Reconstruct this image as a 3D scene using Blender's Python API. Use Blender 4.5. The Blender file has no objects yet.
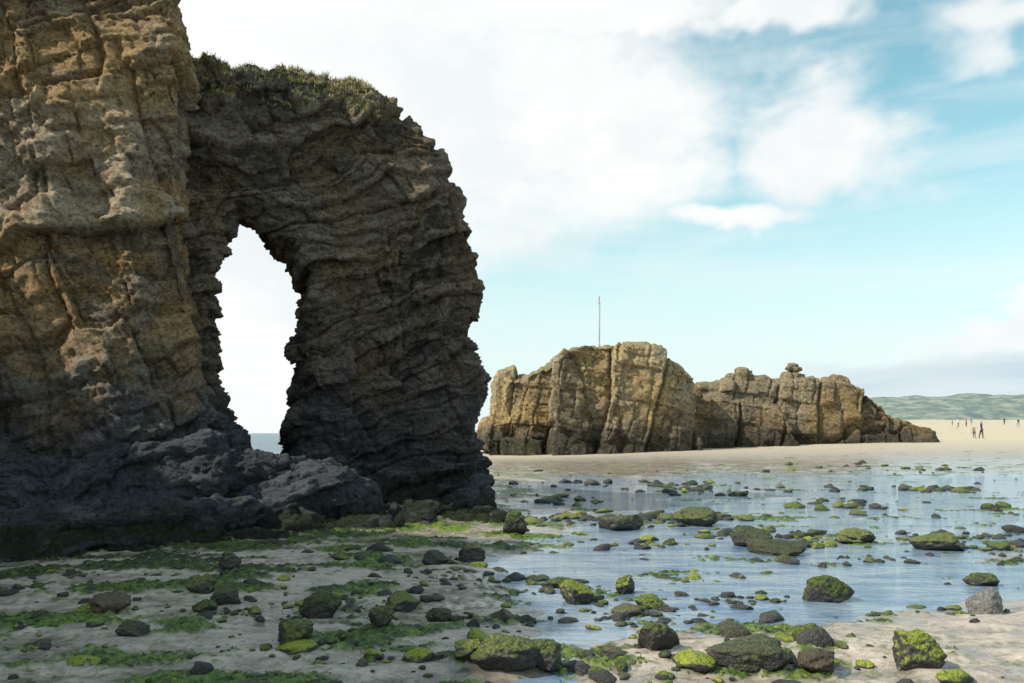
import bpy, math, numpy as np, time, bmesh
from mathutils import Vector
T0=time.time()
F=796.0; CX=512.0; HY=433.0; EYE=1.7
rng=np.random.default_rng(7)
scene=bpy.context.scene

# ---------------------------------------------------------------- noise
def _h(ix,iy,iz,seed):
    h=(ix.astype(np.uint32)*np.uint32(374761393))^(iy.astype(np.uint32)*np.uint32(668265263))^(iz.astype(np.uint32)*np.uint32(2147483647))
    h=h+np.uint32((seed*1013904223)&0xffffffff)
    h^=h>>np.uint32(13); h=h*np.uint32(1274126177); h^=h>>np.uint32(16); h=h*np.uint32(2246822519); h^=h>>np.uint32(13)
    return h
def perlin(P,seed=0):
    P=np.asarray(P,dtype=np.float32)
    i=np.floor(P).astype(np.int32); f=P-i
    u=f*f*f*(f*(f*6-15)+10)
    out=np.zeros(len(P),np.float32)
    for dx in (0,1):
        wx=u[:,0] if dx else 1-u[:,0]
        for dy in (0,1):
            wy=u[:,1] if dy else 1-u[:,1]
            for dz in (0,1):
                wz=u[:,2] if dz else 1-u[:,2]
                h=_h(i[:,0]+dx,i[:,1]+dy,i[:,2]+dz,seed)
                gx=(h&np.uint32(1023)).astype(np.float32)/511.5-1
                gy=((h>>np.uint32(10))&np.uint32(1023)).astype(np.float32)/511.5-1
                gz=((h>>np.uint32(20))&np.uint32(1023)).astype(np.float32)/511.5-1
                out+=wx*wy*wz*(gx*(f[:,0]-dx)+gy*(f[:,1]-dy)+gz*(f[:,2]-dz))
    return out*1.3
def fbm(P,octs=4,seed=0,gain=0.5,ridged=False):
    s=0;a=1.0;Q=np.asarray(P,dtype=np.float32)
    for o in range(octs):
        n=perlin(Q,seed+o*17)
        if ridged: n=0.5-2*np.abs(n)
        s=s+a*n; a*=gain; Q=Q*2.03+11.3
    return s
def u01(h): return (h>>np.uint32(8)).astype(np.float32)/16777215.
def bricks(W,size,seed):
    """irregular jointed beds: returns block id value, distance to joint, tilt term"""
    sx,sy,sz=size
    zi=W[:,2]/sz; z0=np.zeros_like(zi)
    zi=zi+0.45*perlin(np.stack([z0,z0,zi*0.7],1),seed+5)*1.5
    k=np.floor(zi).astype(np.int32); fz=zi-k; zero=np.zeros_like(k)
    h0=_h(k,zero,zero,seed+1); wv=0.6+0.9*u01(h0)
    xi=W[:,0]/(sx*wv)+u01(_h(k,zero,zero,seed+2))*7; yi=W[:,1]/(sy*wv)+u01(_h(k,zero,zero,seed+3))*7
    i=np.floor(xi).astype(np.int32);fx=xi-i; j=np.floor(yi).astype(np.int32);fy=yi-j
    h=_h(i,j,k,seed); ID=u01(h)
    t1=u01(_h(i,j,k,seed+9))-0.5;t2=u01(_h(i,j,k,seed+10))-0.5;t3=u01(_h(i,j,k,seed+11))-0.5
    tilt=t1*(fx-.5)+t2*(fy-.5)+(t3-0.35)*(fz-.5)
    e=np.minimum(np.minimum(fz,1-fz)*sz,np.minimum(np.minimum(fx,1-fx)*sx,np.minimum(fy,1-fy)*sy))
    return ID,e,tilt,u01(h0)
def sstep(a,b,x):
    t=np.clip((x-a)/(b-a),0,1); return t*t*(3-2*t)
def P2(x,y,z=0.0):
    return np.stack([np.asarray(x,np.float32).ravel(),np.asarray(y,np.float32).ravel(),np.full(np.size(x),z,np.float32)],1)

# ---------------------------------------------------------------- mesh utils
def mesh_obj(name,V,Fq,mat=None,smooth=True):
    me=bpy.data.meshes.new(name)
    V=np.asarray(V,np.float32); Fq=np.asarray(Fq,np.int32); k=Fq.shape[1]
    me.vertices.add(len(V)); me.vertices.foreach_set('co',V.ravel())
    me.loops.add(Fq.size); me.loops.foreach_set('vertex_index',Fq.ravel())
    me.polygons.add(len(Fq)); me.polygons.foreach_set('loop_start',np.arange(0,Fq.size,k,dtype=np.int32))
    me.update(calc_edges=True); me.validate()
    me.polygons.foreach_set('use_smooth',np.full(len(me.polygons),smooth))
    ob=bpy.data.objects.new(name,me); scene.collection.objects.link(ob)
    if mat: me.materials.append(mat)
    return ob
def get_vn(ob):
    me=ob.data;n=len(me.vertices)
    V=np.empty(n*3,np.float32);me.vertices.foreach_get('co',V)
    N=np.empty(n*3,np.float32);me.vertex_normals.foreach_get('vector',N)
    return V.reshape(-1,3),N.reshape(-1,3)
def set_v(ob,V):
    ob.data.vertices.foreach_set('co',np.asarray(V,np.float32).ravel()); ob.data.update()
def add_attr(ob,name,val):
    a=ob.data.attributes.new(name,'FLOAT','POINT'); a.data.foreach_set('value',np.asarray(val,np.float32))
def subdiv(ob,l=1):
    m=ob.modifiers.new('s','SUBSURF'); m.levels=l; m.render_levels=l
    dg=bpy.context.evaluated_depsgraph_get(); me=bpy.data.meshes.new_from_object(ob.evaluated_get(dg))
    ob.modifiers.clear(); old=ob.data; ob.data=me; bpy.data.meshes.remove(old)
def surface_nets(D,org,h):
    D=np.asarray(D,np.float32)
    for ax in range(3):
        s=[slice(None)]*3
        s[ax]=0; D[tuple(s)]=np.maximum(D[tuple(s)],h*0.5); s[ax]=-1; D[tuple(s)]=np.maximum(D[tuple(s)],h*0.5)
    S=D<0
    nx,ny,nz=D.shape
    cnt=np.zeros((nx-1,ny-1,nz-1),np.int8)
    cs=[(a,b,c) for a in (0,1) for b in (0,1) for c in (0,1)]
    for a,b,c in cs: cnt+=S[a:nx-1+a,b:ny-1+b,c:nz-1+c]
    act=(cnt>0)&(cnt<8)
    I,J,K=np.nonzero(act)
    idx=np.full(act.shape,-1,np.int32); idx[I,J,K]=np.arange(len(I))
    acc=np.zeros((len(I),3),np.float32);n=np.zeros(len(I),np.float32)
    for p in cs:
        for ax in range(3):
            if p[ax]==0:
                q=list(p);q[ax]=1
                d0=D[I+p[0],J+p[1],K+p[2]];d1=D[I+q[0],J+q[1],K+q[2]]
                m=(d0<0)!=(d1<0)
                t=np.where(m,d0/np.where(m,d0-d1,1),0)
                for a in range(3):
                    acc[:,a]+=np.where(m,p[a]+(t if a==ax else 0),0)
                n+=m
    V=(acc/n[:,None]+np.stack([I,J,K],1))*h+np.asarray(org,np.float32)
    quads=[]
    for ax in range(3):
        b,c=(ax+1)%3,(ax+2)%3
        s0=[slice(None)]*3;s1=[slice(None)]*3
        s0[ax]=slice(0,-1);s1[ax]=slice(1,None)
        s0[b]=s1[b]=slice(1,-1);s0[c]=s1[c]=slice(1,-1)
        A=S[tuple(s0)];B=S[tuple(s1)]
        e=np.array(np.nonzero(A!=B)).T
        fl=A[tuple(e.T)]
        e=e.copy(); e[:,b]+=1;e[:,c]+=1
        def g(db,dc):
            q=e.copy();q[:,b]-=db;q[:,c]-=dc
            return idx[q[:,0],q[:,1],q[:,2]]
        Q=np.stack([g(1,1),g(0,1),g(0,0),g(1,0)],1)
        Q[~fl]=Q[~fl][:,::-1]
        quads.append(Q)
    Q=np.concatenate(quads)
    lab=np.arange(len(V),dtype=np.int32)
    for _ in range(400):
        m=lab[Q].min(1); old=lab.copy()
        for c in range(4): np.minimum.at(lab,Q[:,c],m)
        lab=lab[lab]
        if np.array_equal(lab,old): break
    cntl=np.bincount(lab,minlength=len(V)); okq=cntl[lab[Q[:,0]]]>1500
    Q=Q[okq]; used=np.zeros(len(V),bool);used[Q.ravel()]=True; re=np.cumsum(used)-1
    return V[used],re[Q].astype(np.int32)
def poly_sdf(pts,X,Y):
    pts=np.asarray(pts,np.float32); d=np.full(X.shape,1e9,np.float32); ins=np.zeros(X.shape,bool)
    n=len(pts)
    for i in range(n):
        ax,ay=pts[i];bx,by=pts[(i+1)%n]
        ex,ey=bx-ax,by-ay
        wx,wy=X-ax,Y-ay
        t=np.clip((wx*ex+wy*ey)/(ex*ex+ey*ey+1e-12),0,1)
        d=np.minimum(d,(wx-ex*t)**2+(wy-ey*t)**2)
        if abs(ey)>1e-9:
            c=((ay>Y)!=(by>Y))&(X<ex*(Y-ay)/ey+ax)
            ins^=c
    d=np.sqrt(d); return np.where(ins,-d,d)
def extr(d2,dv,r):
    a=d2+r;b=dv+r
    return np.minimum(np.maximum(a,b),0)+np.sqrt(np.maximum(a,0)**2+np.maximum(b,0)**2)-r
def smin(a,b,k):
    h=np.clip(0.5+0.5*(b-a)/k,0,1); return b+(a-b)*h-k*h*(1-h)
def axes(lo,hi,h):
    return [np.arange(lo[i],hi[i]+h,h,dtype=np.float32) for i in range(3)]
def add_noise(D,ax,fn,band):
    X,Y,Z=np.meshgrid(*ax,indexing='ij')
    m=np.abs(D)<band
    P=np.stack([X[m],Y[m],Z[m]],1)
    D[m]+=fn(P)
    return D
def warp(R,amp,fr,seed):
    return R+amp*np.stack([perlin(R*fr,seed+1),perlin(R*fr,seed+2),perlin(R*fr,seed+3)],1)
def block_detail(ob,to_rock,specs,fine,seed=0,wa=(0.5,0.6)):
    V,N=get_vn(ob)
    R=to_rock(V)
    W=warp(R,wa[0],wa[1],seed);W=warp(W,wa[0]*0.3,wa[1]*4,seed+7)
    disp=np.zeros(len(V),np.float32);tint=np.zeros(len(V),np.float32)
    for k,(sc,amp,crack,cw,ta) in enumerate(specs):
        ID,e,tl,lay=bricks(W,sc,seed+31*k)
        disp+=amp*(ID-0.5)+amp*0.5*(lay-0.5)+ta*tl-crack*np.exp(-(e/cw)**2)
        tint+=((ID-0.5)*0.7+(lay-0.5)*0.6)*(1.0/(1+k))
    mod=0.35+1.1*sstep(-0.15,0.25,perlin(R*fine[0]*0.3,seed+90))
    disp+=mod*fine[1]*fbm(R*fine[0]*np.array([1,1,fine[2]],np.float32),5,seed+77,0.66)
    V=V+N*disp[:,None]
    set_v(ob,V)
    add_attr(ob,'tint',tint+0.5)
    return V

# ---------------------------------------------------------------- material helpers
class NT:
    def __init__(s,name):
        s.m=bpy.data.materials.new(name); s.m.use_nodes=True; s.t=s.m.node_tree; s.n=s.t.nodes; s.n.clear()
        s.out=s.n.new('ShaderNodeOutputMaterial'); s.b=s.n.new('ShaderNodeBsdfPrincipled'); s.l(s.b.outputs[0],s.out.inputs[0])
        s.geo=s.n.new('ShaderNodeNewGeometry')
    def l(s,a,b): s.t.links.new(a,b)
    def setin(s,sock,v):
        if isinstance(v,bpy.types.NodeSocket): s.l(v,sock)
        elif v is not None: sock.default_value=v
    def noise(s,scale,detail=6,rough=0.6,vec=None,stretch=None,dist=0.0):
        v=vec or s.geo.outputs['Position']
        if stretch:
            mp=s.n.new('ShaderNodeMapping'); s.l(v,mp.inputs[0]); mp.inputs['Scale'].default_value=stretch[:3]
            if len(stretch)>3: mp.inputs['Rotation'].default_value=stretch[3:]
            v=mp.outputs[0]
        n=s.n.new('ShaderNodeTexNoise'); s.l(v,n.inputs['Vector']); n.inputs['Scale'].default_value=scale; n.inputs['Detail'].default_value=detail; n.inputs['Roughness'].default_value=rough; n.inputs['Distortion'].default_value=dist
        return n.outputs['Fac']
    def vor(s,scale,feature='F1',stretch=None):
        v=s.geo.outputs['Position']
        if stretch:
            mp=s.n.new('ShaderNodeMapping'); s.l(v,mp.inputs[0]); mp.inputs['Scale'].default_value=stretch; v=mp.outputs[0]
        n=s.n.new('ShaderNodeTexVoronoi'); n.feature=feature; s.l(v,n.inputs['Vector']); n.inputs['Scale'].default_value=scale
        return n.outputs['Distance']
    def ramp(s,fac,stops):
        r=s.n.new('ShaderNodeValToRGB'); s.l(fac,r.inputs[0]); e=r.color_ramp.elements
        while len(e)<len(stops): e.new(0.5)
        for i,(p,c) in enumerate(stops):
            e[i].position=p; e[i].color=(c[0],c[1],c[2],1) if hasattr(c,'__len__') else (c,c,c,1)
        return r.outputs[0]
    def mr(s,v,a,b,c=0.0,d=1.0,smooth=True):
        r=s.n.new('ShaderNodeMapRange'); s.setin(r.inputs[0],v)
        if smooth: r.interpolation_type='SMOOTHSTEP'
        for i,x in enumerate((a,b,c,d)): r.inputs[i+1].default_value=x
        return r.outputs[0]
    def mix(s,f,a,b,mode='MIX'):
        m=s.n.new('ShaderNodeMix'); m.data_type='RGBA'; m.blend_type=mode
        s.setin(m.inputs[0],f)
        for k,v in ((6,a),(7,b)):
            if isinstance(v,(tuple,list)): v=(v[0],v[1],v[2],1)
            s.setin(m.inputs[k],v)
        return m.outputs[2]
    def math(s,op,a,b=0.0,c=None):
        m=s.n.new('ShaderNodeMath'); m.operation=op; s.setin(m.inputs[0],a); s.setin(m.inputs[1],b)
        if c is not None: s.setin(m.inputs[2],c)
        return m.outputs[0]
    def attr(s,name):
        a=s.n.new('ShaderNodeAttribute'); a.attribute_name=name; return a.outputs['Fac']
    def xyz(s):
        a=s.n.new('ShaderNodeSeparateXYZ'); s.l(s.geo.outputs['Position'],a.inputs[0]); return a.outputs
    def nz(s):
        a=s.n.new('ShaderNodeSeparateXYZ'); s.l(s.geo.outputs['Normal'],a.inputs[0]); return a.outputs[2]
    def bump(s,h,dist,strength=1.0,prev=None):
        b=s.n.new('ShaderNodeBump'); s.l(h,b.inputs['Height']); b.inputs['Distance'].default_value=dist; b.inputs['Strength'].default_value=strength
        if prev is not None: s.l(prev,b.inputs['Normal'])
        return b.outputs[0]
    def fin(s,col,rough,normal=None,spec=0.4):
        s.setin(s.b.inputs['Base Color'],col if isinstance(col,bpy.types.NodeSocket) else (*col,1)); s.setin(s.b.inputs['Roughness'],rough)
        s.b.inputs['Specular IOR Level'].default_value=spec
        if normal is not None: s.l(normal,s.b.inputs['Normal'])
        return s.m

def rock_mat(name,dark,mid,light,ochre,zdark=(0.6,3.5),basecol=(0.035,0.037,0.042),weed=0.7,scale=1.0,bd=0.05,weedz=0.9,ochre_amt=0.8,topcol=None,topz=None,st=2.6,xdark=None):
    s=NT(name)
    n1=s.noise(0.55*scale,3,0.6,dist=0.6); n2=s.noise(2.2*scale,6,0.75,stretch=(1,1,st,0.25,0.3,0)); n3=s.noise(15*scale,4,0.75)
    t=s.attr('tint')
    v=s.math('ADD',s.math('MULTIPLY',n2,0.75),s.math('MULTIPLY',t,0.26))
    c=s.ramp(v,[(0.34,dark),(0.46,mid),(0.58,light),(0.75,[x*1.25 for x in light])])
    oc=s.mr(s.math('ADD',n1,s.math('MULTIPLY',n3,0.25)),0.54,0.74)
    c=s.mix(s.math('MULTIPLY',oc,ochre_amt),c,ochre)
    g=s.ramp(n3,[(0.34,0.33),(0.5,1.0),(0.68,1.5)])
    c=s.mix(1.0,c,g,'MULTIPLY')
    x,y,z=s.xyz()
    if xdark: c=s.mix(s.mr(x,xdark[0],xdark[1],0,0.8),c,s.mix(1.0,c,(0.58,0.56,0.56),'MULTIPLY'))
    zz=s.math('ADD',z,s.math('MULTIPLY',s.math('SUBTRACT',n1,0.5),zdark[1]*0.9))
    lo=s.mr(zz,zdark[0],zdark[1],1,0)
    bc=s.mix(1.0,s.ramp(n2,[(0.3,[q*0.45 for q in basecol]),(0.52,basecol),(0.68,[q*2.6 for q in basecol])]),g,'MULTIPLY')
    c=s.mix(s.math('MULTIPLY',lo,0.92),c,bc)
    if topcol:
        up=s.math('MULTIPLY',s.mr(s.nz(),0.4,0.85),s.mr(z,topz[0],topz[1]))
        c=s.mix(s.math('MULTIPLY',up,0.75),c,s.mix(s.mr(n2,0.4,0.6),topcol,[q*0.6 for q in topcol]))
    wz=s.math('ADD',z,s.math('MULTIPLY',s.math('SUBTRACT',n2,0.5),1.2))
    w=s.math('MULTIPLY',s.mr(wz,weedz*0.4,weedz,1,0),s.mr(s.nz(),-0.1,0.6))
    wc=s.ramp(n3,[(0.3,(0.006,0.008,0.004)),(0.5,(0.016,0.022,0.006)),(0.7,(0.05,0.07,0.012))])
    c=s.mix(s.math('MULTIPLY',w,weed),c,wc)
    hh=s.math('ADD',s.noise(4*scale,7,0.78,stretch=(1,1,st*0.9,0.25,0.3,0)),s.math('MULTIPLY',n3,0.25))
    nb=s.bump(hh,bd*5,0.95)
    r=s.mr(lo,0,1,0.9,0.6)
    return s.fin(c,r,nb,0.3)

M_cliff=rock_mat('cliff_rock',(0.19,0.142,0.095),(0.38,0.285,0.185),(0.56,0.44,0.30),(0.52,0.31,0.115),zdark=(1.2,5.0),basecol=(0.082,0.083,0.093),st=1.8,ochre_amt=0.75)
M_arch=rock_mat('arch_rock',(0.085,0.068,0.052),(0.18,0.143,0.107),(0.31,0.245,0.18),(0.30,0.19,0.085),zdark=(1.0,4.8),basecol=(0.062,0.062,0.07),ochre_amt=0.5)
M_ledge=rock_mat('ledge_rock',(0.035,0.037,0.044),(0.075,0.079,0.092),(0.125,0.131,0.15),(0.07,0.074,0.083),zdark=(-1.0,0.6),basecol=(0.026,0.027,0.031),weed=0.95,weedz=0.6)
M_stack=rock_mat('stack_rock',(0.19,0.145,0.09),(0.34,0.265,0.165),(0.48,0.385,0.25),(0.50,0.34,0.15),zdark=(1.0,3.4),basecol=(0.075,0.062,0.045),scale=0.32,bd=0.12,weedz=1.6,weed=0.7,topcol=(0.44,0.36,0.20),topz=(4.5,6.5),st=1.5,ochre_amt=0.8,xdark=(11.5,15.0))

# ---------------------------------------------------------------- rock arch
A=np.array([-6.78,16.2]);B=np.array([-0.51,19.0]);L=np.linalg.norm(B-A);U=(B-A)/L;Vd=np.array([-U[1],U[0]])
def on_arch(px,py):      # image pixel coordinates -> metres on the arch face plane
    s=(px-CX)/F
    t=(A[1]*s-A[0])/((B-A)[0]-s*(B-A)[1])
    y=A[1]+t*(B-A)[1]
    return (t*L,EYE+(HY-py)/F*y)
outer=[(95,560),(95,50),(180,51),(215,58),(255,60),(290,53),(325,57),(350,65),(370,71),(378,86),(402,98),(420,116),(432,138),(446,158),(452,182),(462,200),(466,228),(484,258),(488,285),(487,308),(479,330),(484,352),(492,372),(492,398),(486,420),(488,445),(490,475),(492,500),(494,560)]
hole=[(236,466),(234,430),(222,392),(212,350),(210,300),(214,262),(224,232),(240,208),(252,214),(270,228),(290,246),(304,276),(315,308),(316,330),(306,340),(312,362),(307,395),(300,425),(298,466)]
outer=[on_arch(*p) for p in outer];hole=[on_arch(*p) for p in hole]
h=0.07
ax=axes((-1.9,-1.4,-0.4),(8.0,4.0,10.6),h)
Uu,Zz=np.meshgrid(ax[0],ax[2],indexing='ij')
d2=np.maximum(poly_sdf(outer,Uu,Zz),-poly_sdf(hole,Uu,Zz))
half=1.05+0.35*np.exp(-np.maximum(Zz,0)/1.6)+0.12*np.sin(Uu*1.3)
vv=ax[1][None,:,None]
D=extr(d2[:,None,:],np.abs(vv-1.1-0.25*np.sin(Zz*0.7)[:,None,:])-half[:,None,:],0.4).astype(np.float32)
def fn(P):
    Q=P*np.array([1,1,1.4],np.float32)
    return 0.24*perlin(Q*0.55,3)+0.18*perlin(Q*1.2+5,4)+0.07*fbm(Q*2.6,2,5,0.6)
add_noise(D,ax,fn,0.8)
V,Q=surface_nets(D,(ax[0][0],ax[1][0],ax[2][0]),h)
def loc2w(V):
    W=V.copy(); W[:,0]=A[0]+V[:,0]*U[0]+V[:,1]*Vd[0]; W[:,1]=A[1]+V[:,0]*U[1]+V[:,1]*Vd[1]; return W
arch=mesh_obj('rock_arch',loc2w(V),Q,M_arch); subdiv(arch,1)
ca,sa=math.cos(0.32),math.sin(0.32)
def bed(V):
    x,y,z=V[:,0],V[:,1],V[:,2]
    return np.stack([x*ca+z*sa,y,-x*sa+z*ca],1)
block_detail(arch,bed,[((1.6,1.6,0.6),0.18,0.08,0.035,0.20),((0.55,0.55,0.22),0.10,0.04,0.025,0.13),((0.2,0.2,0.09),0.04,0.0,0.02,0.05)],(2.0,0.10,1.6),11,(0.7,0.35))
print('arch',len(arch.data.vertices),time.time()-T0)

# ---------------------------------------------------------------- sea cliff
foot=[(-5.95,14.75),(-7.2,14.1),(-9.0,13.8),(-13.5,12.8),(-15.5,9.0),(-15.5,0.0),(-16,-14),(-36,-14),(-36,45),(-26,45),(-14,30),(-9.2,20.5),(-7.3,18.2),(-6.3,16.6)]
def cliff_sdf(ax,seed):
    X,Y=np.meshgrid(ax[0],ax[1],indexing='ij')
    d=poly_sdf(foot,X,Y)[:,:,None]
    z=ax[2][None,None,:]
    d=d-0.65*np.exp(-np.maximum(z-0.2,0)/1.2)+0.09*np.maximum(z-3.5,0)-0.12*np.sin(z*0.9)
    top=11.9+0*X
    top=np.where(X<-10.5,top-1.7*sstep(-10.5,-13,X)*sstep(9,10.5,Y)+4.1*sstep(9.5,7,Y),top)[:,:,None]  # out-of-view cliff top, height shaped to shade foreground and let sun past
    D=extr(d,(z-top),0.5).astype(np.float32)
    def fn(P):
        C=P*np.array([1,1,0.25],np.float32)
        return 0.5*perlin(C*0.5+3,seed)+0.30*perlin(C*1.3,seed+1)+0.10*perlin(P*0.9+9,seed+2)+0.04*fbm(P*2.2,2,seed+3,0.6)
    return add_noise(D,ax,fn,1.2)
h=0.08
ax=axes((-12.5,9.6,-0.4),(-4.6,19.5,12.7),h)
V,Q=surface_nets(cliff_sdf(ax,21),(ax[0][0],ax[1][0],ax[2][0]),h)
cliff=mesh_obj('sea_cliff',V,Q,M_cliff); subdiv(cliff,1)
CS=[((1.5,1.5,1.9),0.30,0.10,0.04,0.30),((0.7,0.7,0.5),0.13,0.06,0.025,0.16),((0.26,0.26,0.14),0.05,0.0,0.02,0.05)]
block_detail(cliff,bed,CS,(1.8,0.08,1.3),41,(0.6,0.3))
h=0.3
ax=axes((-36.5,-14.5,-0.8),(-5.5,45.5,16.8),h)
D=cliff_sdf(ax,21)
X,Y=np.meshgrid(ax[0],ax[1],indexing='ij')
cut=-(np.maximum(np.abs(X+8.0)-4.2,np.abs(Y-14.55)-4.6))[:,:,None]
cut=np.minimum(cut,(12.8-ax[2])[None,None,:])
D=np.maximum(D,cut)
V,Q=surface_nets(D,(ax[0][0],ax[1][0],ax[2][0]),h)
c2=mesh_obj('sea_cliff',V,Q,M_cliff)
block_detail(c2,bed,CS[:1],(1.8,0.1,1.2),41)
print('cliff',len(cliff.data.vertices),len(c2.data.vertices),time.time()-T0)

# ---------------------------------------------------------------- boulder ledge at the foot
h=0.055
ax=axes((-10.5,10.0,-0.3),(0.9,18.8,2.9),h)
X,Y,Z=np.meshgrid(*ax,indexing='ij')
D=np.full(X.shape,9.0,np.float32)
def gpt(px,d): return (px-CX)/F*d
ell=[(300,14.6,0.55,1.15,0.9,0.72),(345,15.0,0.35,0.8,0.8,0.55),(245,14.4,0.75,0.8,0.8,0.7),(205,14.0,0.85,0.8,0.8,0.8),(160,13.7,0.7,0.9,0.8,0.9),(110,13.5,0.8,0.9,0.8,0.8),(60,13.2,0.6,0.9,0.8,0.8),(15,13.0,0.5,0.9,0.9,0.85),
 (20,12.4,0.15,0.8,0.7,0.5),(90,12.5,0.15,0.8,0.6,0.5),(150,12.8,0.15,1.0,0.6,0.5),(215,13.2,0.2,0.9,0.7,0.45),(280,13.7,0.1,1.0,0.7,0.45),(360,14.6,0.05,0.9,0.6,0.4),(420,15.6,0.05,0.9,0.6,0.35),(465,16.8,0.05,0.6,0.6,0.4),(474,18.2,0.1,0.5,0.7,0.6),
 (255,15.6,0.7,0.7,0.7,0.7),(275,16.6,0.4,1.0,0.8,0.62),(225,15.4,1.2,0.5,0.6,0.7)]
for i in range(60):
    px=rng.uniform(0,480); d=12.4+px/490*4.6+rng.uniform(-1.4,0.8); r=rng.uniform(0.16,0.42)
    ell.append((px,d,rng.uniform(-0.05,0.1),r*1.3,r,r*0.7))
for i in range(130):
    px=rng.uniform(-20,500); d=12.0+px/490*4.0+rng.uniform(-1.7,0.2); r=rng.uniform(0.12,0.38)
    ell.append((px,d,rng.uniform(-0.03,0.06),r*1.7,r,r*0.6))
for (px,d,z,rx,ry,rz) in ell:
    x0=gpt(px,d); R=max(rx,ry,rz)+0.7
    i0,i1=np.searchsorted(ax[0],[x0-R,x0+R]);j0,j1=np.searchsorted(ax[1],[d-R,d+R])
    if i1<=i0 or j1<=j0: continue
    sl=(slice(i0,i1),slice(j0,j1))
    k=np.sqrt(((X[sl]-x0)/rx)**2+((Y[sl]-d)/ry)**2+((Z[sl]-z)/rz)**2)
    D[sl]=smin(D[sl],(k-1)*min(rx,ry,rz),0.06)
def fn(P): return 0.16*perlin(P*1.3,61)+0.08*perlin(P*2.9,62)+0.03*fbm(P*6,2,63,0.6)
add_noise(D,ax,fn,0.4)
V,Q=surface_nets(D,(ax[0][0],ax[1][0],ax[2][0]),h)
ledge=mesh_obj('rock_ledge',V,Q,M_ledge); subdiv(ledge,1)
block_detail(ledge,bed,[((0.9,0.9,0.6),0.10,0.05,0.03,0.12),((0.32,0.32,0.18),0.05,0.02,0.02,0.06)],(4,0.035,1.3),71)
del D,X,Y,Z
print('ledge',len(ledge.data.vertices),time.time()-T0)

# ---------------------------------------------------------------- offshore stack
def pl(px,py,d): return ((px-CX)/F*d,EYE+(HY-py)/F*d)
h=0.16
ax=axes((-4,50,-0.8),(36,70,8.8),h)
Xx,Zz=np.meshgrid(ax[0],ax[2],indexing='ij')
yy=ax[1][None,:,None]
def block(pts,yf,thick,lean,r,skew=0.0):
    P=[pl(a,b,yf) for a,b in pts]
    d2=poly_sdf(P,Xx,Zz)[:,None,:]
    xc=sum(p[0] for p in P)/len(P)
    dv=np.maximum((yf+lean*Zz[:,None,:]+skew*(Xx[:,None,:]-xc))-yy,yy-(yf+thick))*(1/math.sqrt(1+lean*lean))
    return extr(d2,dv,r)
D=block([(552,500),(554,400),(557,360),(566,346),(585,340),(610,339),(645,342),(668,351),(688,361),(700,372),(704,392),(710,430),(714,500)],53.0,11,0.08,0.45,0.16)
D=np.minimum(D,block([(478,500),(484,424),(498,418),(500,378),(520,374),(532,370),(548,362),(560,352),(600,350),(600,500)],56.5,8,0.05,0.3,-0.15))
D=np.minimum(D,block([(640,500),(660,396),(700,386),(730,385),(742,380),(752,382),(770,382),(786,380),(800,377),(828,378),(850,380),(868,387),(886,393),(897,403),(900,413),(905,500)],59,8,0.18,0.4))
D=np.minimum(D,block([(650,500),(672,432),(700,408),(725,392),(760,398),(790,404),(800,422),(812,500)],56,6,0.45,0.4))
D=np.minimum(D,block([(780,500),(800,420),(835,407),(860,420),(885,422),(905,414),(925,422),(945,431),(952,500)],58.5,5,0.5,0.5))
D=np.minimum(D,block([(476,500),(482,436),(500,430),(540,444),(548,500)],54.5,5,0.5,0.4))
def ball(px,py,d,rx,ry,rz):
    x,z=pl(px,py,d)
    X=ax[0][:,None,None];Z=ax[2][None,None,:]
    k=np.sqrt(((X-x)/rx)**2+((yy-d)/ry)**2+((Z-z)/rz)**2); return (k-1)*min(rx,ry,rz)
for q in [(742,377,61,0.75,0.7,0.5),(792,370,61,0.65,0.6,0.55),(790,379,61,0.75,0.7,0.7),(762,381,61,0.9,0.8,0.35)]:
    D=np.minimum(D,ball(*q))
D=D.astype(np.float32)
def fn(P):
    C=P*np.array([1,1,0.18],np.float32)
    s=np.clip((8.2-P[:,2])/3,0.15,1)
    return s*(0.8*perlin(C*0.3,81)+0.4*perlin(C*0.8+4,82)+0.12*perlin(P*np.array([.5,.5,1.2],np.float32),83)+0.07*fbm(P*1.1,2,84,0.6))
add_noise(D,ax,fn,1.8)
V,Q=surface_nets(D,(ax[0][0],ax[1][0],ax[2][0]),h)
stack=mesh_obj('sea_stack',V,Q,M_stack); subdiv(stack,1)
def bed2(V):
    c,s=math.cos(-0.18),math.sin(-0.18); x,y,z=V[:,0],V[:,1],V[:,2]
    return np.stack([x*c+z*s,y,-x*s+z*c],1)
block_detail(stack,bed2,[((3.4,3.4,9.0),0.7,0.45,0.12,0.7),((1.4,1.4,2.6),0.18,0.14,0.07,0.22),((0.9,0.9,0.4),0.10,0.03,0.05,0.10)],(0.8,0.14,1.4),91,(0.6,0.2))
print('stack',len(stack.data.vertices),time.time()-T0)

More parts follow.
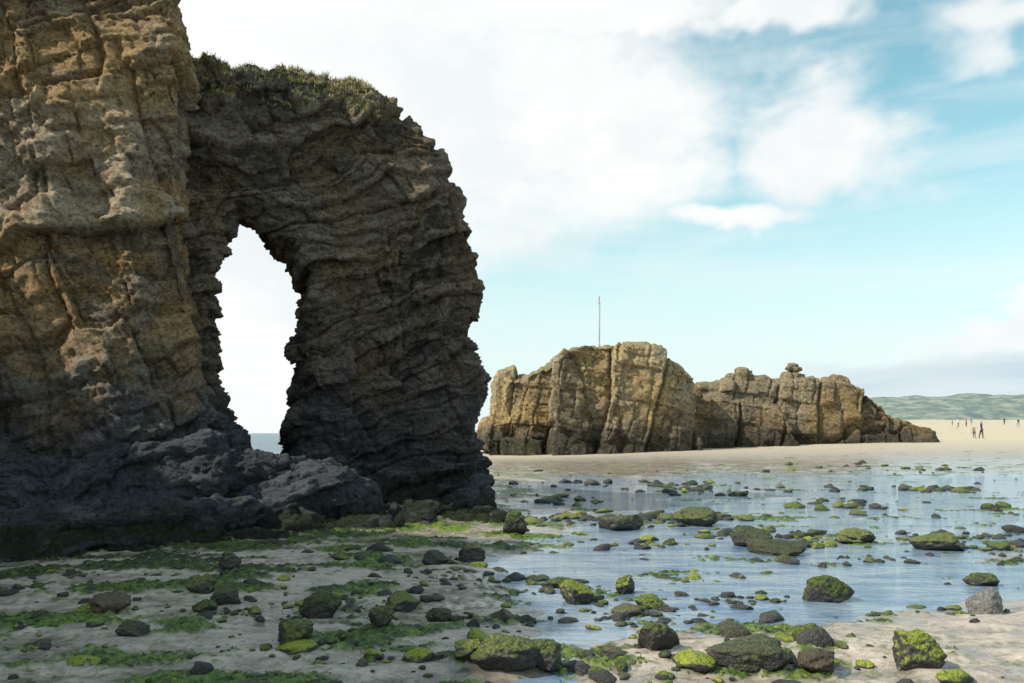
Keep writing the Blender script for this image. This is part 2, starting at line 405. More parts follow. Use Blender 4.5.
# ---------------------------------------------------------------- beach terrain (one sheet to the horizon)
def base_h(x,y):
    b=0.05+0*x
    pool=sstep(-1.0,0.8,x-0.02*y+0.5*np.sin(y*0.8))*sstep(6.4,8.4,y-0.04*np.maximum(x,0)+0.5*np.sin(x*0.9))*(1-sstep(27,37,y-0.12*x))
    b=b-0.09*pool
    ch=np.exp(-((x-(0.35+0.25*np.sin(y*1.1)))/0.30)**2)*sstep(4.5,5.5,y)*(1-sstep(9,11,y))
    b=b-0.08*ch
    b=b+0.10*sstep(34,48,y)
    r=1.25*(1-np.exp(-np.maximum(x-1,0)/24))*sstep(36,62,y)
    b=b+r+0.022*np.maximum(y-85,0)*sstep(10,60,x)*np.where(y>400,400/np.maximum(y,1),1)
    left=sstep(-4,-12,x+0.10*(y-30))*sstep(22,34,y)
    b=b-2.2*left
    far=sstep(80,160,y)*(1-sstep(0.25,0.5,x/np.maximum(y,1)))
    b=b-(b+2.5)*far
    return b
def terrain(x,y,detail=True):
    b=base_h(x,y)
    near=1-sstep(35,60,y)
    P=P2(x,y)
    sh=x.shape
    n=(0.055*perlin(P*np.array([0.5,0.9,1],np.float32),101)+0.045*perlin(P*np.array([1.3,2.6,1],np.float32),102)+0.06*perlin(P*np.array([0.16,0.6,1],np.float32),105)+0.02*perlin(P*np.array([3,6,1],np.float32),106)).reshape(sh)
    b=b+n*(0.2+0.8*near)
    A1=fbm(P*np.array([0.8,1.5,1],np.float32)+7,5,103,0.62).reshape(sh)
    A2=perlin(P*0.22+3,104).reshape(sh)
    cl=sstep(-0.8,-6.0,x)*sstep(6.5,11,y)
    rs=sstep(1.6,3.0,x)*(1-sstep(8.0,9.2,y))
    far=sstep(26,34,y)
    left=1-sstep(-0.5,1.0,x)
    lvl=0.22+0*x-0.10*left-0.34*cl+0.14*rs+0.5*sstep(36,50,y)-0.18*sstep(10,12,y)*(1-far)-0.30*A2
    alg=sstep(lvl,lvl+0.2,A1)
    return b,alg,cl
rows=np.concatenate([np.linspace(-40,2.5,40,endpoint=False),np.linspace(2.5,4.6,20,endpoint=False),np.arange(4.6,13,0.024),13+np.cumsum(np.linspace(0.026,0.35,300)),])
rows=np.concatenate([rows,np.geomspace(rows[-1]+0.5,3000,90)])
cols=np.concatenate([-np.geomspace(4,0.72,30,endpoint=False),np.linspace(-0.72,0.72,640),np.geomspace(0.725,4,30)])
wy=np.maximum(rows+3.0,8.0)
X=cols[None,:]*wy[:,None]; Y=np.repeat(rows[:,None],len(cols),1)
Hh,alg,cl=terrain(X,Y)
P=P2(X,Y)
nd=(1-sstep(16,30,Y))
f1=fbm(P*9,3,110,0.6).reshape(X.shape); f2=perlin(P*38,113).reshape(X.shape)
mat_h=alg*(0.018+0.034*f1+0.014*f2)*(0.4+0.6*(1-sstep(20,45,Y)))
mat_h=np.maximum(mat_h,-0.01)
ripm=sstep(-0.1,0.25,perlin(P*0.5,116).reshape(X.shape))
rip=0.006*ripm*np.sin((Y*1.0+0.35*X+0.7*perlin(P*1.3,115).reshape(X.shape))*40)*nd
Hh=Hh+mat_h+(1-alg)*rip+0.009*f1*nd
n0,n1=X.shape
V=np.stack([X,Y,Hh],-1).reshape(-1,3)
ii=np.arange(n0*n1).reshape(n0,n1)
Q=np.stack([ii[:-1,:-1],ii[:-1,1:],ii[1:,1:],ii[1:,:-1]],-1).reshape(-1,4)
s=NT('beach_sand')
al=s.attr('algae'); x,y,z=s.xyz()
nL=s.noise(0.5,4,0.6); nM=s.noise(3.5,5,0.65,stretch=(1,1.8,1)); nF=s.noise(40,3,0.7); nG=s.noise(12,4,0.7)
wetn=s.math('ADD',z,s.math('MULTIPLY',s.math('SUBTRACT',nM,0.5),0.10))
wet=s.mr(wetn,0.02,0.08,1,0)
farwet=s.math('MULTIPLY',s.mr(y,10,14),s.mr(y,38,58,1,0))
wet=s.math('MAXIMUM',wet,s.math('MULTIPLY',farwet,0.8))
dry=s.ramp(nM,[(0.3,(0.33,0.27,0.225)),(0.55,(0.46,0.385,0.325)),(0.75,(0.55,0.465,0.39))])
wc=s.ramp(nM,[(0.3,(0.18,0.152,0.13)),(0.6,(0.28,0.238,0.20)),(0.8,(0.37,0.315,0.265))])
c=s.mix(s.math('MULTIPLY',wet,0.85),dry,wc)
c=s.mix(s.mr(y,40,70),c,s.mix(nL,(0.50,0.395,0.27),(0.60,0.50,0.355)))
c=s.mix(0.5,c,s.ramp(nF,[(0.3,0.6),(0.5,1.0),(0.7,1.3)]),'MULTIPLY')
c=s.mix(s.math('MULTIPLY',s.mr(nG,0.52,0.66),0.4),c,(0.10,0.085,0.075))
vs=s.vor(22); c=s.mix(s.mr(vs,0.06,0.16,0.8,0),c,s.mix(nM,(0.04,0.037,0.035),(0.12,0.10,0.08)))
gn=s.ramp(s.math('ADD',s.math('MULTIPLY',nG,0.6),s.math('MULTIPLY',nL,0.4)),[(0.38,(0.012,0.015,0.007)),(0.45,(0.03,0.045,0.010)),(0.52,(0.08,0.13,0.012)),(0.64,(0.22,0.28,0.02))])
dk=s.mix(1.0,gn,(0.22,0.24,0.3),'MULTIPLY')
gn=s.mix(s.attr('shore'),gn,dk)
c=s.mix(al,c,gn)
film=s.math('MULTIPLY',s.mr(nG,0.50,0.60),s.mr(nL,0.47,0.58)); film=s.math('MULTIPLY',film,s.mr(y,44,56,0.5,0))
c=s.mix(film,c,(0.10,0.13,0.03))
r=s.mr(wet,0,1,0.7,0.10); r=s.mix(al,r,(0.5,0.5,0.5))
b=s.bump(s.math('ADD',s.math('MULTIPLY',nF,0.3),nG),0.018,0.45)
M_sand=s.fin(c,r,b,0.6)
beach=mesh_obj('beach',V,Q,M_sand)
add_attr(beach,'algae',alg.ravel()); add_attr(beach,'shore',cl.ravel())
def ground_z(x,y):
    x=np.atleast_1d(np.asarray(x,np.float32));y=np.atleast_1d(np.asarray(y,np.float32))
    b,a,_=terrain(x,y); return b+0.02*a
print('beach',len(V),time.time()-T0)

# ---------------------------------------------------------------- sea / pool water
s=NT('sea_water')
x,y,z=s.xyz()
d=s.mr(y,38,62)
b1=s.noise(4,4,0.65,stretch=(1,2.4,1)); b2=s.noise(0.7,4,0.65,stretch=(1,3,1))
nb=s.bump(s.math('ADD',s.math('MULTIPLY',b1,0.03),s.math('MULTIPLY',s.math('MULTIPLY',b2,d),0.5)),1.0,0.75)
c=s.mix(d,s.mix(s.mr(b2,0.38,0.6),(0.12,0.20,0.32),(0.28,0.35,0.43)),(0.03,0.11,0.16))  # pool blues: streaky sky reflection painted into the base colour; far sea plain
s.b.inputs['IOR'].default_value=1.5
M_sea=s.fin(c,s.mr(y,30,90,0.04,0.25),nb,0.7)
g=[-9000,-60,-14,60,9000];gy=[-9000,-20,3,40,9000]
Vw=[(a,b_,0.0) for b_ in gy for a in g]
Qw=[(j*5+i,j*5+i+1,j*5+i+6,j*5+i+5) for j in range(4) for i in range(4)]
sea=mesh_obj('sea',Vw,Qw,M_sea,False)

# ---------------------------------------------------------------- stones
def stone_mat(name,a,b_,moss):
    s=NT(name); n=s.noise(5,5,0.7); n2=s.noise(38,3,0.7); t=s.attr('tint'); m=s.attr('moss')
    c=s.mix(s.math('ADD',s.math('MULTIPLY',n,0.6),s.math('MULTIPLY',t,0.4)),a,b_)
    c=s.mix(1.0,c,s.ramp(n2,[(0.3,0.5),(0.5,1),(0.7,1.6)]),'MULTIPLY')
    mm=s.math('MULTIPLY',s.mr(s.math('ADD',s.nz(),s.math('MULTIPLY',s.math('SUBTRACT',n,0.5),3.2)),0.1,0.55),m)
    mc=s.ramp(s.math('ADD',s.math('MULTIPLY',n2,0.7),s.math('MULTIPLY',t,0.3)),[(0.33,(0.02,0.028,0.005)),(0.5,(0.10,0.14,0.010)),(0.66,(0.30,0.33,0.03))])
    c=s.mix(s.math('MULTIPLY',mm,moss),c,mc)
    nb=s.bump(s.math('ADD',n,s.math('MULTIPLY',n2,0.4)),0.07,0.9)
    return s.fin(c,0.5,nb,0.45)
M_stone=stone_mat('wet_stone',(0.014,0.014,0.014),(0.068,0.062,0.057),0.95)
M_pale=stone_mat('pale_stone',(0.10,0.097,0.095),(0.21,0.205,0.195),0.3)
M_brown=stone_mat('brown_stone',(0.045,0.03,0.022),(0.13,0.085,0.055),0.7)
def ico(sub):
    bm=bmesh.new(); bmesh.ops.create_icosphere(bm,subdivisions=sub,radius=1); 
    V=np.array([v.co[:] for v in bm.verts],np.float32);Fc=np.array([[v.index for v in f.verts] for f in bm.faces],np.int32); bm.free(); return V,Fc
def rockshape(V,seed,fine=False):
    r=np.random.default_rng(seed); V=V.copy()
    k=1+0.30*perlin(V*1.1+seed*3.7,seed)+0.14*perlin(V*2.7+seed,seed+1)
    V=V*k[:,None]
    for _ in range(11):
        n=r.normal(size=3);n/=np.linalg.norm(n); o=r.uniform(0.55,0.85)
        dd=V@n-o; V=V-np.outer(np.where(dd>0,dd*0.88,0),n)
    if fine:
        nn=V/np.linalg.norm(V,axis=1)[:,None]
        V=V+nn*(0.08*fbm(V*3.5+seed,4,seed+5,0.65))[:,None]
    return V.astype(np.float32)
I3,F3=ico(3);I5,F5=ico(5);I2,F2_=ico(2)
shapes2=[rockshape(I2,i+200) for i in range(10)]
shapes3=[rockshape(I3,i+200,True) for i in range(12)]
VV=[];FF=[];TT=[];MM=[];off=0
def put(x,y,z,r,sq,rot,big,moss):
    global off
    S=(shapes3 if big else shapes2)[rng.integers(10)];Fc=F3 if big else F2_
    c,s_=math.cos(rot),math.sin(rot); P=S*np.array([r*rng.uniform(1.0,1.5),r*0.9,r*sq],np.float32)
    W=np.stack([P[:,0]*c-P[:,1]*s_+x,P[:,0]*s_+P[:,1]*c+y,P[:,2]+z],1)
    VV.append(W);FF.append(Fc+off);off+=len(W);TT.append(np.full(len(W),rng.uniform(0,1)));MM.append(np.full(len(W),moss))
cand=60000
cy=np.exp(rng.uniform(math.log(4.6),math.log(36),cand)); cx=rng.uniform(-0.7,0.72,cand)*(cy+1)
b,a,clf=terrain(cx,cy)
cn=perlin(P2(cx,cy)*np.array([0.7,1.0,1],np.float32)+31,140)
dens=np.clip(0.02+0.16*a+0.25*sstep(0.0,0.4,cn),0,1)*(1-0.65*sstep(2.2,3.4,cx)*(1-sstep(8.2,9.5,cy)))
dens*=np.where(cy>20,0.4,1)
keep=rng.uniform(size=cand)<dens*0.62
cx,cy,b,a,clf=cx[keep],cy[keep],b[keep],a[keep],clf[keep]
rr=np.minimum(np.exp(rng.normal(math.log(0.026),0.66,len(cx))),0.15)*np.where(cy>13,1.25,1)
for x0,y0,z0,r0,a0 in zip(cx,cy,b,rr,a):
    put(x0,y0,z0+r0*0.15,r0,rng.uniform(0.45,0.95),rng.uniform(0,6.28),r0>0.06 and y0<14,rng.choice([1.0,0.6,0.2,0.0],p=[.32,.2,.22,.26]))
for (px,py,n,sx,sy) in [(600,520,70,60,6),(700,520,60,35,6),(760,535,54,60,6),(850,505,34,50,5),(960,540,60,60,7),(1000,548,30,30,4),(640,545,26,70,5),(520,525,40,20,8),(560,590,36,40,8),(730,600,30,60,7),(450,575,46,70,12),(630,615,44,60,9),(700,670,24,60,10),(510,655,30,50,8),(800,545,20,30,4),(930,490,36,60,3),(620,485,36,80,4),(560,500,24,40,4),(720,492,30,70,4),(880,470,24,90,3),(860,560,20,70,5),(330,600,40,90,14),(180,590,40,90,12)]:
    for _ in range(n):
        a_=rng.normal(px,sx*0.6);b2_=max(rng.normal(py,sy*0.6),462); dd=1.7*F/(b2_-HY); xx=(a_-CX)/F*dd
        r0=min(np.exp(rng.normal(math.log(0.0052*dd),0.5)),0.20); zz=max(0.0,float(base_h(np.float32(xx),np.float32(dd))))
        put(xx,dd,zz+r0*0.10,r0,rng.uniform(0.4,0.8),rng.uniform(0,6.28),True,rng.choice([1.0,0.6,0.2,0.0],p=[.22,.25,.23,.3]))
stones=mesh_obj('beach_stones',np.concatenate(VV),np.concatenate(FF),M_stone)
add_attr(stones,'tint',np.concatenate(TT));add_attr(stones,'moss',np.concatenate(MM))
print('stones',len(VV),off,time.time()-T0)
BL=[(832,598,46,26,M_stone,1.05,'mossy_boulder'),(921,673,52,38,M_stone,1.05,'mossy_boulder'),(748,673,68,34,M_stone,.3,'boulder'),(820,676,50,22,M_brown,.3,'boulder'),(990,618,34,28,M_pale,.0,'grey_boulder'),(988,582,32,13,M_stone,.8,'mossy_boulder'),(785,664,26,16,M_stone,1.05,'mossy_boulder'),
(505,670,64,34,M_stone,.6,'mossy_boulder'),(545,668,44,28,M_stone,.7,'mossy_boulder'),(470,664,40,20,M_stone,.6,'mossy_boulder'),(292,650,36,28,M_stone,.6,'mossy_boulder'),(318,620,38,28,M_stone,.6,'mossy_boulder'),(108,617,44,18,M_brown,.1,'boulder'),(434,566,24,15,M_stone,.1,'boulder'),(575,600,32,24,M_stone,.9,'mossy_boulder'),(626,590,20,17,M_stone,1,'mossy_boulder'),(652,604,30,14,M_stone,1.05,'mossy_boulder'),(562,584,34,10,M_stone,1.05,'mossy_boulder'),(657,652,36,28,M_stone,.8,'mossy_boulder'),(380,632,28,20,M_stone,.6,'mossy_boulder'),(402,612,30,20,M_stone,.5,'mossy_boulder'),(222,607,28,18,M_stone,.3,'boulder'),(200,598,26,20,M_stone,.4,'boulder'),(130,640,30,17,M_stone,.2,'boulder'),(228,578,24,20,M_stone,.4,'boulder'),(750,544,40,20,M_stone,.4,'mossy_boulder'),(945,548,46,20,M_stone,.5,'mossy_boulder'),(620,528,44,18,M_stone,.2,'boulder'),(700,524,40,18,M_stone,.5,'mossy_boulder'),(514,534,26,24,M_stone,.9,'mossy_boulder'),(782,552,54,14,M_stone,.4,'mossy_boulder'),(470,560,30,18,M_stone,.3,'boulder'),(860,541,40,14,M_stone,.5,'boulder'),(440,624,26,16,M_stone,.4,'boulder')]
for k,(px,py,w,hh,m,ms,nm) in enumerate(BL):
    d=1.66*F/(py-HY); x0=(px-CX)/F*d; rw=w/F*d*0.56; rh=hh/F*d
    zb=float(ground_z(x0,d+rw*0.4)[0])
    S=rockshape(I5,300+k,True); S=S*np.array([rw,rw*0.8,rh*0.66],np.float32)+np.array([x0,d+rw*0.4,max(zb,0)+rh*0.34],np.float32)
    o=mesh_obj(nm,S,F5,m); add_attr(o,'tint',np.full(len(S),rng.uniform(0.2,0.9)));add_attr(o,'moss',np.full(len(S),ms))

# ---------------------------------------------------------------- seaweed tufts (one object)
nb_=90000
cy=np.exp(rng.uniform(math.log(4.7),math.log(16),nb_)); cx=rng.uniform(-0.7,0.72,nb_)*(cy+0.6)
b,a,clf=terrain(cx,cy); k=(a>0.5)&(rng.uniform(size=nb_)<0.85)
cx,cy,b=cx[k],cy[k],b[k]; n=len(cx)
f1=fbm(P2(cx,cy)*9,3,110,0.6)
z0=b+np.maximum(0.018+0.034*f1,0)-0.003
th=rng.uniform(0,6.28,n);Ln=rng.uniform(0.012,0.035,n)*(0.7+cy*0.05);w=Ln*0.16;up=rng.uniform(0.05,0.5,n)
dx,dy=np.cos(th),np.sin(th)
p0=np.stack([cx-dy*w,cy+dx*w,z0],1);p1=np.stack([cx+dy*w,cy-dx*w,z0],1)
p2=np.stack([cx+dx*Ln*.6+dy*w,cy+dy*Ln*.6-dx*w,z0+Ln*up],1);p3=np.stack([cx+dx*Ln*.6-dy*w,cy+dy*Ln*.6+dx*w,z0+Ln*up],1)
p4=np.stack([cx+dx*Ln*1.2,cy+dy*Ln*1.2,z0+Ln*up*0.4],1);p5=p4+np.stack([dy*w,-dx*w,0*w],1)*0.4
V=np.stack([p0,p1,p2,p3,p4,p5],1).reshape(-1,3); i6=np.arange(n)[:,None]*6
Q=np.concatenate([i6+np.array([0,1,2,3]),i6+np.array([3,2,5,4])])
s=NT('seaweed'); nL=s.noise(0.9,4,0.6); nG=s.noise(9,3,0.6)
c=s.ramp(s.math('ADD',s.math('MULTIPLY',nG,0.5),s.math('MULTIPLY',nL,0.5)),[(0.40,(0.014,0.018,0.006)),(0.47,(0.04,0.06,0.01)),(0.54,(0.10,0.16,0.014)),(0.65,(0.23,0.29,0.025))])
mesh_obj('seaweed',V,Q,s.fin(c,0.45,None,0.4),False)
print('weed',n,time.time()-T0)

# ---------------------------------------------------------------- grass on arch top
V,N=get_vn(arch)
uu=(V[:,0]-A[0])*U[0]+(V[:,1]-A[1])*U[1]
sel=np.nonzero((N[:,2]>0.25)&(V[:,2]>8.7)&(uu>0.0)&(uu<4.2))[0]
pk=rng.choice(sel,24000); base=V[pk]+rng.normal(0,0.02,(len(pk),3)); gm=perlin(base*1.6,150)>-0.15; base=base[gm]; n=len(base)
th=rng.uniform(0,6.28,n);Ln=rng.uniform(0.025,0.07,n)*(0.7+0.6*(perlin(base*2.3,151)>0));lean=rng.uniform(0.3,1.2,n);w=0.007
dx,dy=np.cos(th),np.sin(th)
p0=base+np.stack([-dy*w,dx*w,-0.03+0*dx],1);p1=base+np.stack([dy*w,-dx*w,-0.03+0*dx],1)
m_=base+np.stack([dx*Ln*lean*.35,dy*Ln*lean*.35,Ln*.6],1);p2=m_+np.stack([dy*w,-dx*w,0*dx],1)*.8;p3=m_-np.stack([dy*w,-dx*w,0*dx],1)*.8
t_=base+np.stack([dx*Ln*lean,dy*Ln*lean,Ln],1);p4=t_+0.001;p5=t_-0.001
V2=np.stack([p0,p1,p2,p3,p4,p5],1).reshape(-1,3);i6=np.arange(n)[:,None]*6
Q=np.concatenate([i6+np.array([0,1,2,3]),i6+np.array([3,2,5,4])])
s=NT('cliff_grass');nn=s.noise(2.2,4,0.6)
c=s.ramp(nn,[(0.40,(0.12,0.15,0.03)),(0.47,(0.28,0.26,0.08)),(0.54,(0.52,0.43,0.20))])
mesh_obj('grass',V2,Q,s.fin(c,0.6,None,0.3),False)

# ---------------------------------------------------------------- flagpole on the stack
def simple(name,col,r=0.6):
    s=NT(name); n=s.noise(9,4,0.6); return s.fin(s.mix(n,[q*0.8 for q in col],[q*1.15 for q in col]),r,None,0.4)
M_pole=simple('painted_steel',(0.5,0.5,0.5)); M_red=simple('red_cloth',(0.4,0.06,0.05))
def tube(bm,a,b,r0,r1,seg=10):
    a=Vector(a);b=Vector(b);d=(b-a);q=d.to_track_quat('Z','Y')
    ring=[]
    for p,r in ((a,r0),(b,r1)):
        ring.append([bm.verts.new(p+q@Vector((math.cos(2*math.pi*i/seg)*r,math.sin(2*math.pi*i/seg)*r,0))) for i in range(seg)])
    for i in range(seg): bm.faces.new((ring[0][i],ring[0][(i+1)%seg],ring[1][(i+1)%seg],ring[1][i]))
    bm.faces.new(ring[0][::-1]);bm.faces.new(ring[1])
def bm_obj(name,bm,mat):
    me=bpy.data.meshes.new(name);bm.to_mesh(me);bm.free();o=bpy.data.objects.new(name,me);scene.collection.objects.link(o);me.materials.append(mat);return o
Vs,_=get_vn(stack)
fy=58.0;fx=(599-CX)/F*fy
near=(np.abs(Vs[:,0]-fx)<0.5)&(np.abs(Vs[:,1]-fy)<0.5); fz=Vs[near,2].max() if near.any() else 8.5
ptop=EYE+(HY-297)/F*fy
bm=bmesh.new()
tube(bm,(fx,fy,fz-0.3),(fx,fy,fz+0.2),0.12,0.10);tube(bm,(fx,fy,fz+0.15),(fx,fy,ptop),0.05,0.035)
tube(bm,(fx,fy,ptop),(fx,fy,ptop+0.1),0.07,0.03)
tube(bm,(fx-0.12,fy,ptop-0.45),(fx+0.12,fy,ptop-0.45),0.02,0.02)
tube(bm,(fx+0.10,fy,ptop-0.45),(fx+0.06,fy,fz+0.4),0.010,0.010,6)
tube(bm,(fx+0.0,fy,ptop-0.05),(fx+0.0,fy+0.05,ptop-0.65),0.06,0.05)
bm_obj('flagpole',bm,M_pole)

# ---------------------------------------------------------------- far headland
xs=np.linspace(150,1500,240);ts=np.linspace(0,1,50)
XX,TTm=np.meshgrid(xs,ts,indexing='ij')
ridge=49*sstep(190,430,XX)+3*np.sin(XX*0.013)+5*perlin(P2(XX*0.012,XX*0),160).reshape(XX.shape)
prof=np.sin(np.clip(TTm,0,1)*math.pi*0.62)**0.8
YY=700+TTm*420+40*perlin(P2(XX*0.012,TTm*3),161).reshape(XX.shape)
ZZ=-2+np.maximum(ridge,0)*prof*1.0+4.5*fbm(P2(XX*0.02,YY*0.02),4,162).reshape(XX.shape)
n0,n1=XX.shape;ii=np.arange(n0*n1).reshape(n0,n1)
Q=np.stack([ii[:-1,:-1],ii[1:,:-1],ii[1:,1:],ii[:-1,1:]],-1).reshape(-1,4)
HV=np.stack([XX,YY,ZZ],-1).reshape(-1,3)
s=NT('hazy_hill_grass');n2=s.noise(0.05,6,0.78);x,y,z=s.xyz()
c=s.ramp(n2,[(0.42,(0.045,0.07,0.045)),(0.5,(0.12,0.145,0.085)),(0.57,(0.27,0.25,0.17))])
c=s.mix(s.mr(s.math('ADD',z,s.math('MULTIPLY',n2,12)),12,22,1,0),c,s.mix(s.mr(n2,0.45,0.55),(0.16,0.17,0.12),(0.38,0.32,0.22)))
c=s.mix(0.28,c,(0.33,0.41,0.48))  # distance haze painted over the hill colour
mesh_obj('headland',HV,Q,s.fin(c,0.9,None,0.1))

# ---------------------------------------------------------------- people
M_skin=simple('skin',(0.45,0.28,0.2));M_hair=simple('hair',(0.05,0.03,0.02))
def person(px,d,height,pose,shirt,legs,face=0.0):
    st=0.10 if pose=='walk' else 0.02
    ln=-0.22 if pose=='bend' else 0
    def P(x,y,z): return (x,y+ln*max(0,z-.53)*2.2,z-(abs(ln)*max(0,z-.53)*0.9))
    nodes=[('pel',P(0,0,.53),.075),('wa',P(0,0,.62),.065),('ch',P(0,0,.74),.085),('nk',P(0,0,.835),.032),('hd',P(0,-.01,.89),.05),('tp',P(0,0,.955),.045)]
    E=[('pel','wa'),('wa','ch'),('ch','nk'),('nk','hd'),('hd','tp')]
    for sd,sg in ((-1,1),(1,-1)):
        k='L' if sd<0 else 'R'
        nodes+=[('hip'+k,(sd*.05,0,.50),.058),('kn'+k,(sd*.055,-st*sg*.5-.01,.28),.038),('an'+k,(sd*.06,-st*sg*.9+.02,.04),.024),('to'+k,(sd*.065,-st*sg*.9-.07,.02),.02),
                ('sh'+k,P(sd*.10,0,.80),.038),('el'+k,P(sd*.135,.01+st*sg*.4,.63) if pose!='bend' else (sd*.11,-.22,.56),.027),('wr'+k,P(sd*.13,-.03+st*sg*.8,.48) if pose!='bend' else (sd*.09,-.24,.40),.018),('ha'+k,P(sd*.13,-.045+st*sg*.9,.43) if pose!='bend' else (sd*.08,-.26,.34),.02)]
        E+=[('pel','hip'+k),('hip'+k,'kn'+k),('kn'+k,'an'+k),('an'+k,'to'+k),('ch','sh'+k),('sh'+k,'el'+k),('el'+k,'wr'+k),('wr'+k,'ha'+k)]
    ix={n[0]:i for i,n in enumerate(nodes)}
    me=bpy.data.meshes.new('person');me.from_pydata([n[1] for n in nodes],[(ix[a],ix[b]) for a,b in E],[])
    o=bpy.data.objects.new('person',me);scene.collection.objects.link(o)
    sk=o.modifiers.new('k','SKIN');
    if not me.skin_vertices: me.skin_vertices.new(name='')
    for i,nn in enumerate(nodes):
        me.skin_vertices[0].data[i].radius=(nn[2],nn[2]*0.85)
    me.skin_vertices[0].data[0].use_root=True
    o.modifiers.new('s','SUBSURF').levels=2
    dg=bpy.context.evaluated_depsgraph_get();m2=bpy.data.meshes.new_from_object(o.evaluated_get(dg));o.modifiers.clear();o.data=m2
    for m in (shirt,legs,M_skin,M_hair): m2.materials.append(m)
    hz=nodes[4][1];
    for p in m2.polygons:
        c=p.center;p.use_smooth=True
        if c.z>nodes[3][1][2]-.0 and abs(c.x)<.07: p.material_index=3 if (c.z>hz[2]+.03 or c.y>hz[1]+.03) else 2
        elif abs(c.x)<.105 and c.z<.5: p.material_index=1
        elif abs(c.x)>.11 and c.z<.6: p.material_index=2
        else: p.material_index=0
    x=(px-CX)/F*d
    o.scale=(height,)*3;o.rotation_euler=(0,0,face);o.location=(x,d,float(ground_z(x,d)[0])-0.01)
    return o
navy=simple('navy_cloth',(0.03,0.04,0.08));dark=simple('dark_cloth',(0.03,0.03,0.035));blue=simple('blue_cloth',(0.1,0.2,0.4));wht=simple('white_cloth',(0.7,0.7,0.7));khaki=simple('khaki_cloth',(0.3,0.24,0.15))
person(981,76,1.75,'walk',navy,dark,1.2)
person(974,78,1.3,'bend',khaki,dark,-0.8)
for (px,d,hh,po,a_,b_,f) in [(958,150,1.7,'walk',wht,navy,.5),(966,160,1.65,'stand',M_red,dark,1.5),(971,175,1.7,'walk',blue,khaki,2.5),(1004,190,1.7,'stand',navy,dark,0),(1018,150,1.7,'walk',dark,blue,-1.3),(952,180,1.2,'walk',blue,dark,3)]:
    person(px,d,hh,po,a_,b_,f)

# ---------------------------------------------------------------- sky, sun, camera
el=math.radians(42); az_dir=Vector((-0.955,-0.295,0)).normalized()
S=Vector((az_dir.x*math.cos(el),az_dir.y*math.cos(el),math.sin(el)))
sd=bpy.data.lights.new('sun','SUN');sd.energy=5.0;sd.angle=math.radians(0.5);sd.color=(1,0.92,0.79)
so=bpy.data.objects.new('sun',sd);scene.collection.objects.link(so);so.rotation_euler=S.to_track_quat('Z','Y').to_euler();so.location=S*50
w=bpy.data.worlds.new('World');scene.world=w;w.use_nodes=True;t=w.node_tree;t.nodes.clear();N_=t.nodes;Lk=t.links.new
def nd(ty,**k):
    n=N_.new(ty)
    for a_,b_ in k.items(): setattr(n,a_,b_)
    return n
def mth(op,a_,b_=0.0):
    m=nd('ShaderNodeMath',operation=op)
    for i,v in enumerate((a_,b_)):
        if isinstance(v,bpy.types.NodeSocket): Lk(v,m.inputs[i])
        else: m.inputs[i].default_value=v
    return m.outputs[0]
def vm(op,a_,b_):
    m=nd('ShaderNodeVectorMath',operation=op)
    for i,v in enumerate((a_,b_)):
        if isinstance(v,bpy.types.NodeSocket): Lk(v,m.inputs[i])
        else: m.inputs[i].default_value=v
    return m
def mrr(v,a_,b_,c_=0.0,d_=1.0):
    m=nd('ShaderNodeMapRange',interpolation_type='SMOOTHSTEP');Lk(v,m.inputs[0])
    for i,q in enumerate((a_,b_,c_,d_)): m.inputs[i+1].default_value=q
    return m.outputs[0]
def mixc(f,a_,b_,mode='MIX'):
    m=nd('ShaderNodeMix',data_type='RGBA',blend_type=mode)
    for i,v in ((0,f),(6,a_),(7,b_)):
        if isinstance(v,bpy.types.NodeSocket): Lk(v,m.inputs[i])
        else: m.inputs[i].default_value=v if i==0 else (*v,1)
    return m.outputs[2]
sky=nd('ShaderNodeTexSky',sky_type='NISHITA',sun_disc=False,sun_elevation=el,sun_rotation=math.atan2(S.x,S.y)%(2*math.pi),air_density=1.0,dust_density=1.0,ozone_density=1.0)
tc=nd('ShaderNodeTexCoord');G=tc.outputs['Generated']
sp=nd('ShaderNodeSeparateXYZ');Lk(G,sp.inputs[0]);gz=sp.outputs[2]
def wn(scale,det,ro,st=(1,1,1),dist=0.0,loc=(0,0,0),out='Fac'):
    mp=nd('ShaderNodeMapping');Lk(G,mp.inputs[0]);mp.inputs['Scale'].default_value=st;mp.inputs['Location'].default_value=loc
    n=nd('ShaderNodeTexNoise');Lk(mp.outputs[0],n.inputs['Vector']);n.inputs['Scale'].default_value=scale;n.inputs['Detail'].default_value=det;n.inputs['Roughness'].default_value=ro;n.inputs['Distortion'].default_value=dist
    return n.outputs[out]
STR=0.1
base=mixc(1.0,sky.outputs[0],(1.9,2.5,1.9),'MULTIPLY')
hz=mrr(gz,0.02,0.38,0.92,0.0)
base=mixc(hz,base,(8.1,9.3,9.5))
wv=wn(4.5,4,0.6,(1,1,1.5),0.0,(2,4,1),'Color')
sw=nd('ShaderNodeSeparateXYZ');Lk(wv,sw.inputs[0])
GW=vm('ADD',G,vm('MULTIPLY',vm('SUBTRACT',wv,(0.5,0.5,0.5)).outputs[0],(0.20,0.20,0.20)).outputs[0]).outputs[0]
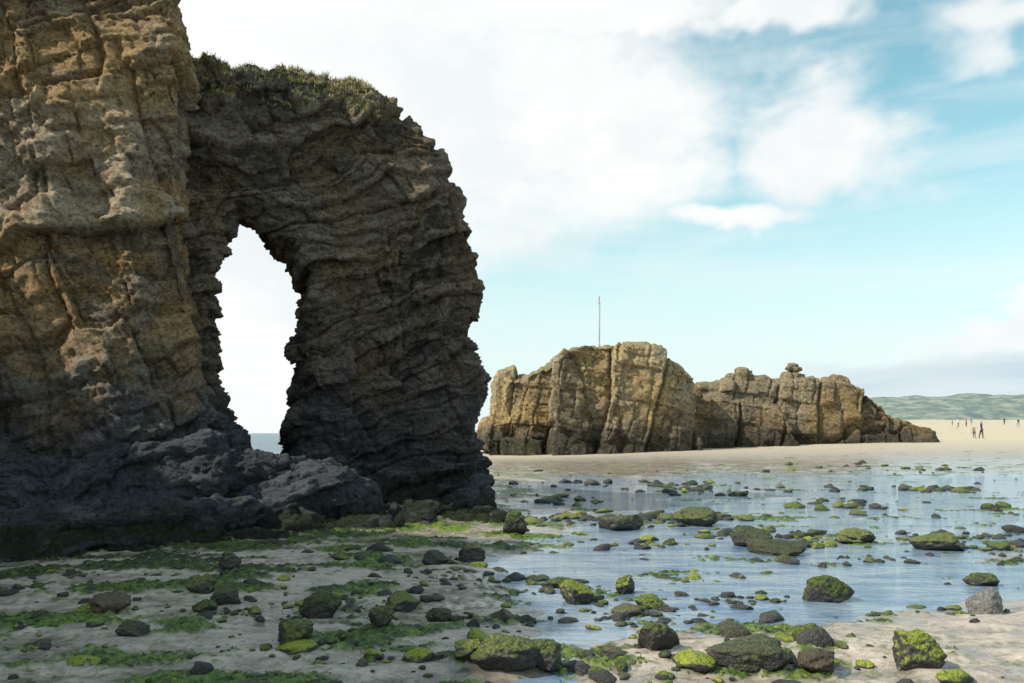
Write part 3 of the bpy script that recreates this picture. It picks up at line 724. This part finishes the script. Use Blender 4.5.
def blob(px,py,rx,ry):
    c=Vector(((px-CX)/F,1,(HY-py)/F)).normalized()
    b_=vm('MULTIPLY',vm('SUBTRACT',GW,c).outputs[0],(F/rx,F/rx,F/ry))
    l_=nd('ShaderNodeVectorMath',operation='LENGTH');Lk(b_.outputs[0],l_.inputs[0])
    return mrr(l_.outputs['Value'],0.0,1.8,1.0,0.0)
bl=None
for q in [(300,60,250,150),(490,120,210,120),(610,140,110,80),(560,5,205,45),(828,142,80,54),(770,3,115,24),(1015,5,62,24),(735,222,72,17),(1005,330,70,16),(200,330,220,170),(-150,150,300,200)]:
    v=blob(*q); bl=v if bl is None else mth('MAXIMUM',bl,v)
n1=wn(6.0,5,0.6,(1,1,1.6),0.3)
gen=mth('MULTIPLY',mrr(sw.outputs[1],0.46,0.66),mrr(sp.outputs[1],0.35,-0.2))
m=mth('ADD',mth('MAXIMUM',bl,gen),mth('MULTIPLY',mth('SUBTRACT',n1,0.5),1.2))
mask=mrr(m,0.10,0.82)
cc=mixc(mrr(sw.outputs[0],0.45,0.65),(10.0,10.1,10.0),(8.9,9.3,9.5))
col=mixc(mask,base,cc)
st_=wn(3.0,4,0.6,(1,1,6),0.4,(1,7,3)); col=mixc(mth('MULTIPLY',mrr(st_,0.40,0.7),0.4),col,(9,9.7,9.8))
bank=mth('MULTIPLY',mth('MULTIPLY',mrr(mth('ADD',gz,mth('MULTIPLY',mth('SUBTRACT',n1,0.5),0.05)),0.072,0.086,1,0),mrr(sp.outputs[0],0.30,0.40)),0.9)
col=mixc(bank,col,mixc(mrr(st_,0.4,0.65),(5.8,7.1,8.0),(7.4,8.4,8.9)))
bg=nd('ShaderNodeBackground');Lk(col,bg.inputs[0]);bg.inputs[1].default_value=STR
wo=nd('ShaderNodeOutputWorld');Lk(bg.outputs[0],wo.inputs[0])

cam=bpy.data.cameras.new('camera');co=bpy.data.objects.new('camera',cam);scene.collection.objects.link(co)
co.location=(0,0,EYE);co.rotation_euler=(math.pi/2,0,0);cam.lens=28;cam.sensor_width=36;cam.shift_y=(HY-341.5)/1024;cam.clip_end=20000;cam.clip_start=0.05
scene.camera=co
scene.view_settings.view_transform='Standard';scene.view_settings.look='None';scene.view_settings.exposure=0
print('done',time.time()-T0)
